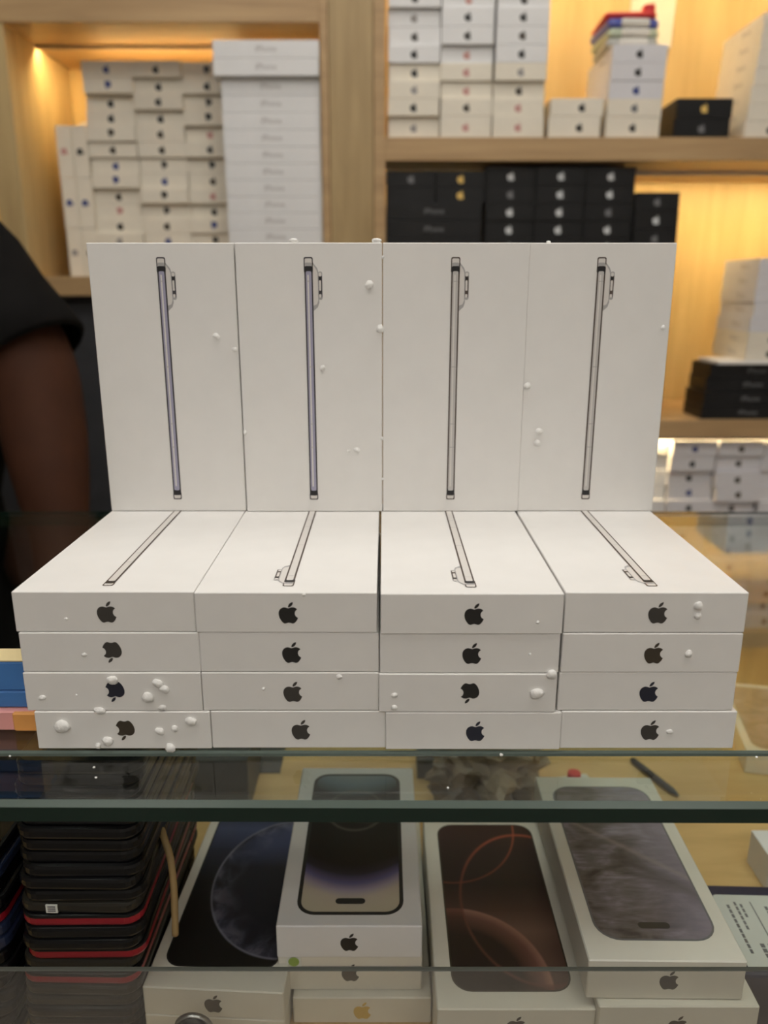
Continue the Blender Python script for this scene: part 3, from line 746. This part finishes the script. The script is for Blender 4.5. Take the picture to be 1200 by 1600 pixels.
# ------------------------------------------------------------------ foam crumbs clinging to the cartons
def crumb(px, py, size, h, label, stretch=1.0, rot=0.0, seed=None):
    s = (seed if seed is not None else int(px+py)) % 97
    q = at(px, py, h); r = size/2/F*(h*C_-q[2]*S_)*.95
    me = blob('foam_crumb', r*stretch*W, r*.5*W, r*W, 'foam', s, 2, .35, 1.4)
    o = mesh_obj('foam_crumb', me, None, P(q[0], h - r*.25, q[2]), (0, rot, 0))
    tag(o, label, 'foam crumb', 'foam crumbs')
HFr = lambda r, c: FX[(r, c)][1]
A = 'white foam crumb '
for a in [
    (176, 1062, 17, HFr(2, 0), A+'just above the upside-down mark, third carton down on the left', 1.1, 0),
    (247, 1067, 15, HFr(2, 0), A+'upper one of a joined pair, third carton down on the left', 1.3, .6),
    (257, 1076, 14, HFr(2, 0), A+'lower one of a joined pair, third carton down on the left', 1.4, .6),
    (231, 1089, 18, HFr(2, 0), A+'large and round, right of the mark, third carton down on the left', 1.1, 0),
    (254, 1105, 10, HFr(2, 0), A+'small, low on the right of the third carton down on the left', 1.3, 0),
    (157, 1110, 14, HFr(2, 0), A+'at the seam below the third carton down on the left', 1.5, .2),
    (66, 1090, 9, HFr(2, 0), A+'small, left part of the third carton down on the left', 1.5, -.2),
    (120, 1086, 4, HFr(2, 0), A+'tiny, left of the mark, third carton down on the left', 1, 0),
    (98, 1134, 22, HFr(3, 0), A+'large curled flake on the left of the bottom left carton', 1.25, -.3),
    (168, 1157, 17, HFr(3, 0), A+'beside the leaf of the mark, bottom left carton', 1, .6),
    (154, 1165, 11, HFr(3, 0), A+'small, lower left of the mark, bottom left carton', .8, .4),
    (250, 1142, 13, HFr(3, 0), A+'right of the mark, bottom left carton', 1.3, .5),
    (273, 1138, 13, HFr(3, 0), A+'second to the right of the mark, bottom left carton', .9, -.3),
    (299, 1126, 18, HFr(3, 0), A+'upper right corner of the bottom left carton', 1, 0),
    (266, 1168, 17, HFr(3, 0), A+'on the lower edge of the bottom left carton', 1.05, 0),
    (68, 1177, 5, HFr(3, 0), A+'tiny, at the lower left corner of the bottom left carton', 1, 0),
    (132, 1023, 7, HFr(1, 0), A+'small, left of the mark, second carton down on the left', 1.2, 0),
    (104, 967, 5, HFr(0, 0), A+'tiny, left of the mark, top left carton', 1.4, 0),
    (530, 1057, 9, HFr(2, 1), A+'near the top edge, third carton down in the second column', 1.1, 0),
    (412, 1076, 6, HFr(2, 1), A+'tiny, third carton down in the second column', 1, 0),
    (475, 929, 6, HFr(0, 1), A+'tiny, on the top edge of the second column', 1.1, 0),
    (862, 1053, 17, HFr(2, 2), A+'round, upper right corner of the third carton down, third column', 1.1, 0),
    (838, 1083, 18, HFr(2, 2), A+'drop shaped, third carton down in the third column', 1.35, -.1),
    (616, 1086, 9, HFr(2, 2), A+'upper small one, left end of third carton down, third column', 1.2, 0),
    (616, 1105, 9, HFr(2, 2), A+'lower small one, left end of third carton down, third column', 1.2, 0),
    (840, 972, 6, HFr(0, 2), A+'tiny, right part of the top carton in the third column', 1, 0),
    (828, 1022, 5, HFr(1, 2), A+'tiny, right part of the second carton in the third column', 1, 0),
    (783, 1179, 6, HFr(3, 2), A+'tiny, under the bottom edge of the third column', 1, 0),
    (1091, 946, 16, HFr(0, 3), A+'upper of a clump on the top right carton', .9, 0),
    (1090, 962, 12, HFr(0, 3), A+'lower of a clump on the top right carton', 1, 0),
    (1075, 1021, 13, HFr(1, 3), A+'faint, on the second carton down on the right', .9, .3),
    (1046, 1143, 8, HFr(3, 3), A+'thin sliver right of the mark, bottom right carton', 1.4, 0),
    (577, 445, 14, FSTAND, A+'round dot on the upright carton second from the left', 1, 0),
    (594, 514, 14, FSTAND, A+'in the gap between the middle upright cartons, upper', .9, 0),
    (597, 685, 7, FSTAND, A+'in the gap between the middle upright cartons, lower', .7, 0),
    (598, 748, 5, FSTAND, A+'tiny, near the foot of the gap between the middle upright cartons', .8, 0),
    (598, 402, 6, FSTAND, A+'tiny, near the top of the gap between the middle upright cartons', .8, 0),
    (504, 575, 10, FSTAND, A+'beside the printed phone, upright carton second from the left', .8, .2),
    (545, 704, 5, FSTAND, A+'tiny, left of a low pair on the second upright carton', 1, 0),
    (558, 703, 8, FSTAND, A+'thin, right of a low pair on the second upright carton', 1.4, .2),
    (367, 546, 8, FSTAND, A+'at the joint of the two left upright cartons, upper', 1.2, 0),
    (383, 676, 8, FSTAND, A+'at the joint of the two left upright cartons, lower', .8, 0),
    (338, 525, 9, FSTAND, A+'faint, on the leftmost upright carton', 1.3, .4),
    (824, 603, 11, FSTAND, A+'at the joint of the two right upright cartons', 1, 0),
    (842, 674, 10, FSTAND, A+'upper of two on the rightmost upright carton', 1.2, 0),
    (839, 692, 10, FSTAND, A+'lower of two on the rightmost upright carton', 1.2, .3),
    (1036, 512, 8, FSTAND, A+'faint, near the right edge of the rightmost upright carton', .8, 0)]:
    crumb(*a)
for px_, x_off, s_, lab in ((459, 0, 12, 'on top of the upright carton second from the left'), (588, 0, 13, 'on the top corner of the upright carton second from the left'), (857, 0, 6, 'on top of the rightmost upright carton')):
    h = FSTAND+.05; zt_ = ZT+L_; d = h*C_-zt_*S_; r = s_/2/F*d
    o = mesh_obj('foam_crumb', blob('foam_crumb', r*1.2*W, r*W, r*.7*W, 'foam', px_ % 31, 2, .3, 1.4), None, P((px_-600)/F*d, h, zt_+r*.55)); tag(o, A+lab, 'foam crumb', 'foam crumbs')
for i, (px_, py_, s_) in enumerate(((16, 1182, 4), (147, 1200, 4), (150, 1216, 4), (1182, 1184, 4), (700, 1232, 4))):
    yv = (800-py_)/F; dd = (GT-.032)/(yv*C_-S_)
    q = ((px_-600)/F*dd, dd*(C_+yv*S_), GT-.032); r = s_/2/F*dd
    o = mesh_obj('foam_crumb', blob('foam_crumb', r*W, r*W, r*.8*W, 'foam', i, 2, .3, 1.4), None, P(q[0], q[1], q[2]+r*.6)); tag(o, A+['tiny, at the left edge of the glass shelf', 'tiny, farther speck on the glass above the phone stack', 'tiny, nearer speck on the glass above the phone stack', 'tiny, at the right edge of the glass shelf', 'tiny, on the glass above the plastic bag'][i], 'foam crumb', 'foam crumbs')

# ------------------------------------------------------------------ the salesperson behind the counter
S0 = P(*at(-45, 425, 11.9)); M0 = P(*at(40, 545, 11.6)); E0 = P(*at(66, 655, 11.3)); Wr = P(*at(98, 860, 10.6))
ncx = S0.x-.19; cy = S0.y+.02
pr = tag(empty('person', (ncx, cy, 0)), 'person in a black short sleeved shirt behind the counter, arm hanging down', 'person')
pts, rad, edges = [], [], []
def jt(p, r, parent=None):
    pts.append(Vector(p) - pr.location); rad.append(r); i = len(pts)-1
    if parent is not None: edges.append((parent, i))
    return i
zs = S0.z
pel = jt((ncx, cy, .84), (.14, .10)); wst = jt((ncx, cy, zs-.22), (.125, .09), pel); chs = jt((ncx, cy, zs-.06), (.14, .10), wst)
nb_ = jt((ncx, cy, zs+.07), (.055, .055), chs); hd0 = jt((ncx, cy-.02, zs+.15), (.06, .068), nb_); hd1 = jt((ncx, cy-.025, zs+.24), (.072, .088), hd0); hd2 = jt((ncx, cy-.01, zs+.31), (.05, .06), hd1)
def arm(sh, el, wr, hand_dir, mid=None):
    sh, el, wr = Vector(sh), Vector(el), Vector(wr)
    a = jt(sh, (.065, .065), chs); m1 = jt(mid or sh.lerp(el, .5), (.068, .068), a); e = jt(el, (.056, .056), m1); f1 = jt(el.lerp(wr, .35), (.052, .052), e); w = jt(wr, (.033, .033), f1)
    hd = hand_dir.normalized(); side = hd.cross(Vector((0, 1, 0))).normalized()
    pm = jt(wr+hd*.055, (.036, .018), w)
    for k, (o_, ln) in enumerate(((-.027, .062), (-.009, .075), (.009, .07), (.027, .055))):
        kn = jt(wr+hd*.09+side*o_, (.010, .010), pm); k2 = jt(wr+hd*(.09+ln*.5)+side*o_*1.05+Vector((0, -.008, 0)), (.0085, .0085), kn); jt(wr+hd*(.09+ln)+side*o_*1.05+Vector((0, -.022, 0)), (.007, .007), k2)
    th = jt(wr+hd*.035-side*.035+Vector((0, -.012, 0)), (.012, .012), pm); jt(wr+hd*.075-side*.052+Vector((0, -.025, 0)), (.009, .009), th)
arm(S0, E0, Wr, (Wr-E0), M0)
S1 = Vector((2*ncx-S0.x, S0.y, S0.z)); arm(S1, S1+Vector((-.06, .02, -.27)), S1+Vector((-.02, -.06, -.48)), Vector((.05, -.1, -.3)))
for sgn in (-1, 1):
    hp = jt((ncx+sgn*.09, cy, .78), (.085, .085), pel); kn = jt((ncx+sgn*.10, cy-.01, .44), (.058, .058), hp); an = jt((ncx+sgn*.10, cy+.01, .07), (.04, .04), kn); jt((ncx+sgn*.11, cy-.13, .035), (.035, .03), an)
me = bpy.data.meshes.new('body'); me.from_pydata([tuple(p) for p in pts], edges, []); me.materials.append(M['skin'])
body = mesh_obj('body', me, pr)
md = body.modifiers.new('skin', 'SKIN'); md.use_smooth_shade = True
sv = me.skin_vertices[0].data
for i, r in enumerate(rad): sv[i].radius = r
sv[0].use_root = True
ss = body.modifiers.new('sub', 'SUBSURF'); ss.levels = 2; ss.render_levels = 2
def loft(rings, m, cap=False, smooth=True):
    n = len(rings[0]); v = [p - pr.location for r in rings for p in r]; f = []
    for i in range(len(rings)-1):
        for j in range(n): f.append((i*n+j, i*n+(j+1) % n, (i+1)*n+(j+1) % n, (i+1)*n+j))
    return v, f
def ell(c, ax, bx, ra, rb, n=28): return [Vector(c)+Vector(ax)*ra*math.cos(2*math.pi*k/n)+Vector(bx)*rb*math.sin(2*math.pi*k/n) for k in range(n)]
X, Y = Vector((1, 0, 0)), Vector((0, 1, 0))
v, f = loft([ell((ncx, cy, z), X, Y, a, b_) for z, a, b_ in ((.78, .185, .135), (zs-.3, .168, .122), (zs-.20, .196, .135), (zs-.12, .212, .142), (zs-.03, .212, .138), (zs+.045, .172, .112), (zs+.085, .10, .085), (zs+.105, .066, .068))], 'shirt')
for sh, el in ((S0, M0), (S1, S1+Vector((-.06, .02, -.27)))):
    ax = (el-sh).normalized(); ux = ax.cross(Y).normalized(); uy = ax.cross(ux).normalized()
    sg = 1 if sh is S0 else -1
    rs = []
    for t_, r in ((-.19, .055), (-.13, .082), (-.07, .086), (-.03, .076), (.0, .069), (.05, .068), (.09, .071), (.125, .074), (.13, .069)):
        c = sh + ax*t_ - X*sg*max(0, -t_)*.55
        tilt = X*sg*0 + ax*0
        ringp = ell(c, ux, uy, r, r)
        if t_ > .04: # the hem slopes: lower at the outer side
            ringp = [p - ax*((p-c).dot(X)*sg)*(-.05) for p in ringp]
        rs.append(ringp)
    v2, f2 = loft(rs, 'shirt'); s = len(v); v += v2; f += [tuple(i+s for i in q) for q in f2]
me = pydata('shirt', v, f, 'shirt', True)
sh_o = mesh_obj('shirt', me, pr); so = sh_o.modifiers.new('thick', 'SOLIDIFY'); so.thickness = .003; so.offset = 1
v, f = loft([ell((ncx, cy, .86), X, Y, .172, .122), ell((ncx, cy, .70), X, Y, .175, .125)], 'trousers')
for sgn in (-1, 1):
    rs = [ell((ncx+sgn*.09, cy, z), X, Y, a, a) for z, a in ((.76, .105), (.6, .095), (.44, .075), (.09, .062))]
    v2, f2 = loft(rs, 'trousers'); s = len(v); v += v2; f += [tuple(i+s for i in q) for q in f2]
mesh_obj('trousers', pydata('trousers', v, f, 'trousers', True), pr)
hc = Vector((ncx, cy-.015, zs+.25)) - pr.location
hm = blob('hair', .088, .108, .10, 'hair', 5, 3, .06, 3)
for vv in hm.vertices:
    if vv.co.y < -.045 and vv.co.z < .035: vv.co.y = -.045
    if vv.co.z < -.04: vv.co.z = -.04
mesh_obj('hair', hm, pr, hc + Vector((0, .018, .022)))
for sgn in (-1, 1):
    mesh_obj('eye', blob('eye', .011, .006, .0055, 'eye_white', 1, 2, 0), pr, hc + Vector((sgn*.029, -.0725, -.008)))
    mesh_obj('pupil', blob('pupil', .005, .003, .005, 'pic_dark', 1, 2, 0), pr, hc + Vector((sgn*.029, -.0775, -.008)))
    mesh_obj('eyelid', blob('eyelid', .016, .008, .005, 'skin', 1, 2, 0), pr, hc + Vector((sgn*.029, -.074, -.001)))
    mesh_obj('ear', blob('ear', .010, .022, .032, 'skin', 2, 2, .1), pr, hc + Vector((sgn*.083, .0, -.025)))
mesh_obj('nose', blob('nose', .017, .018, .024, 'skin', 3, 2, .08), pr, hc + Vector((0, -.083, -.032)))
mesh_obj('mouth', blob('mouth', .024, .008, .008, 'lips', 4, 2, .05), pr, hc + Vector((0, -.071, -.068)))
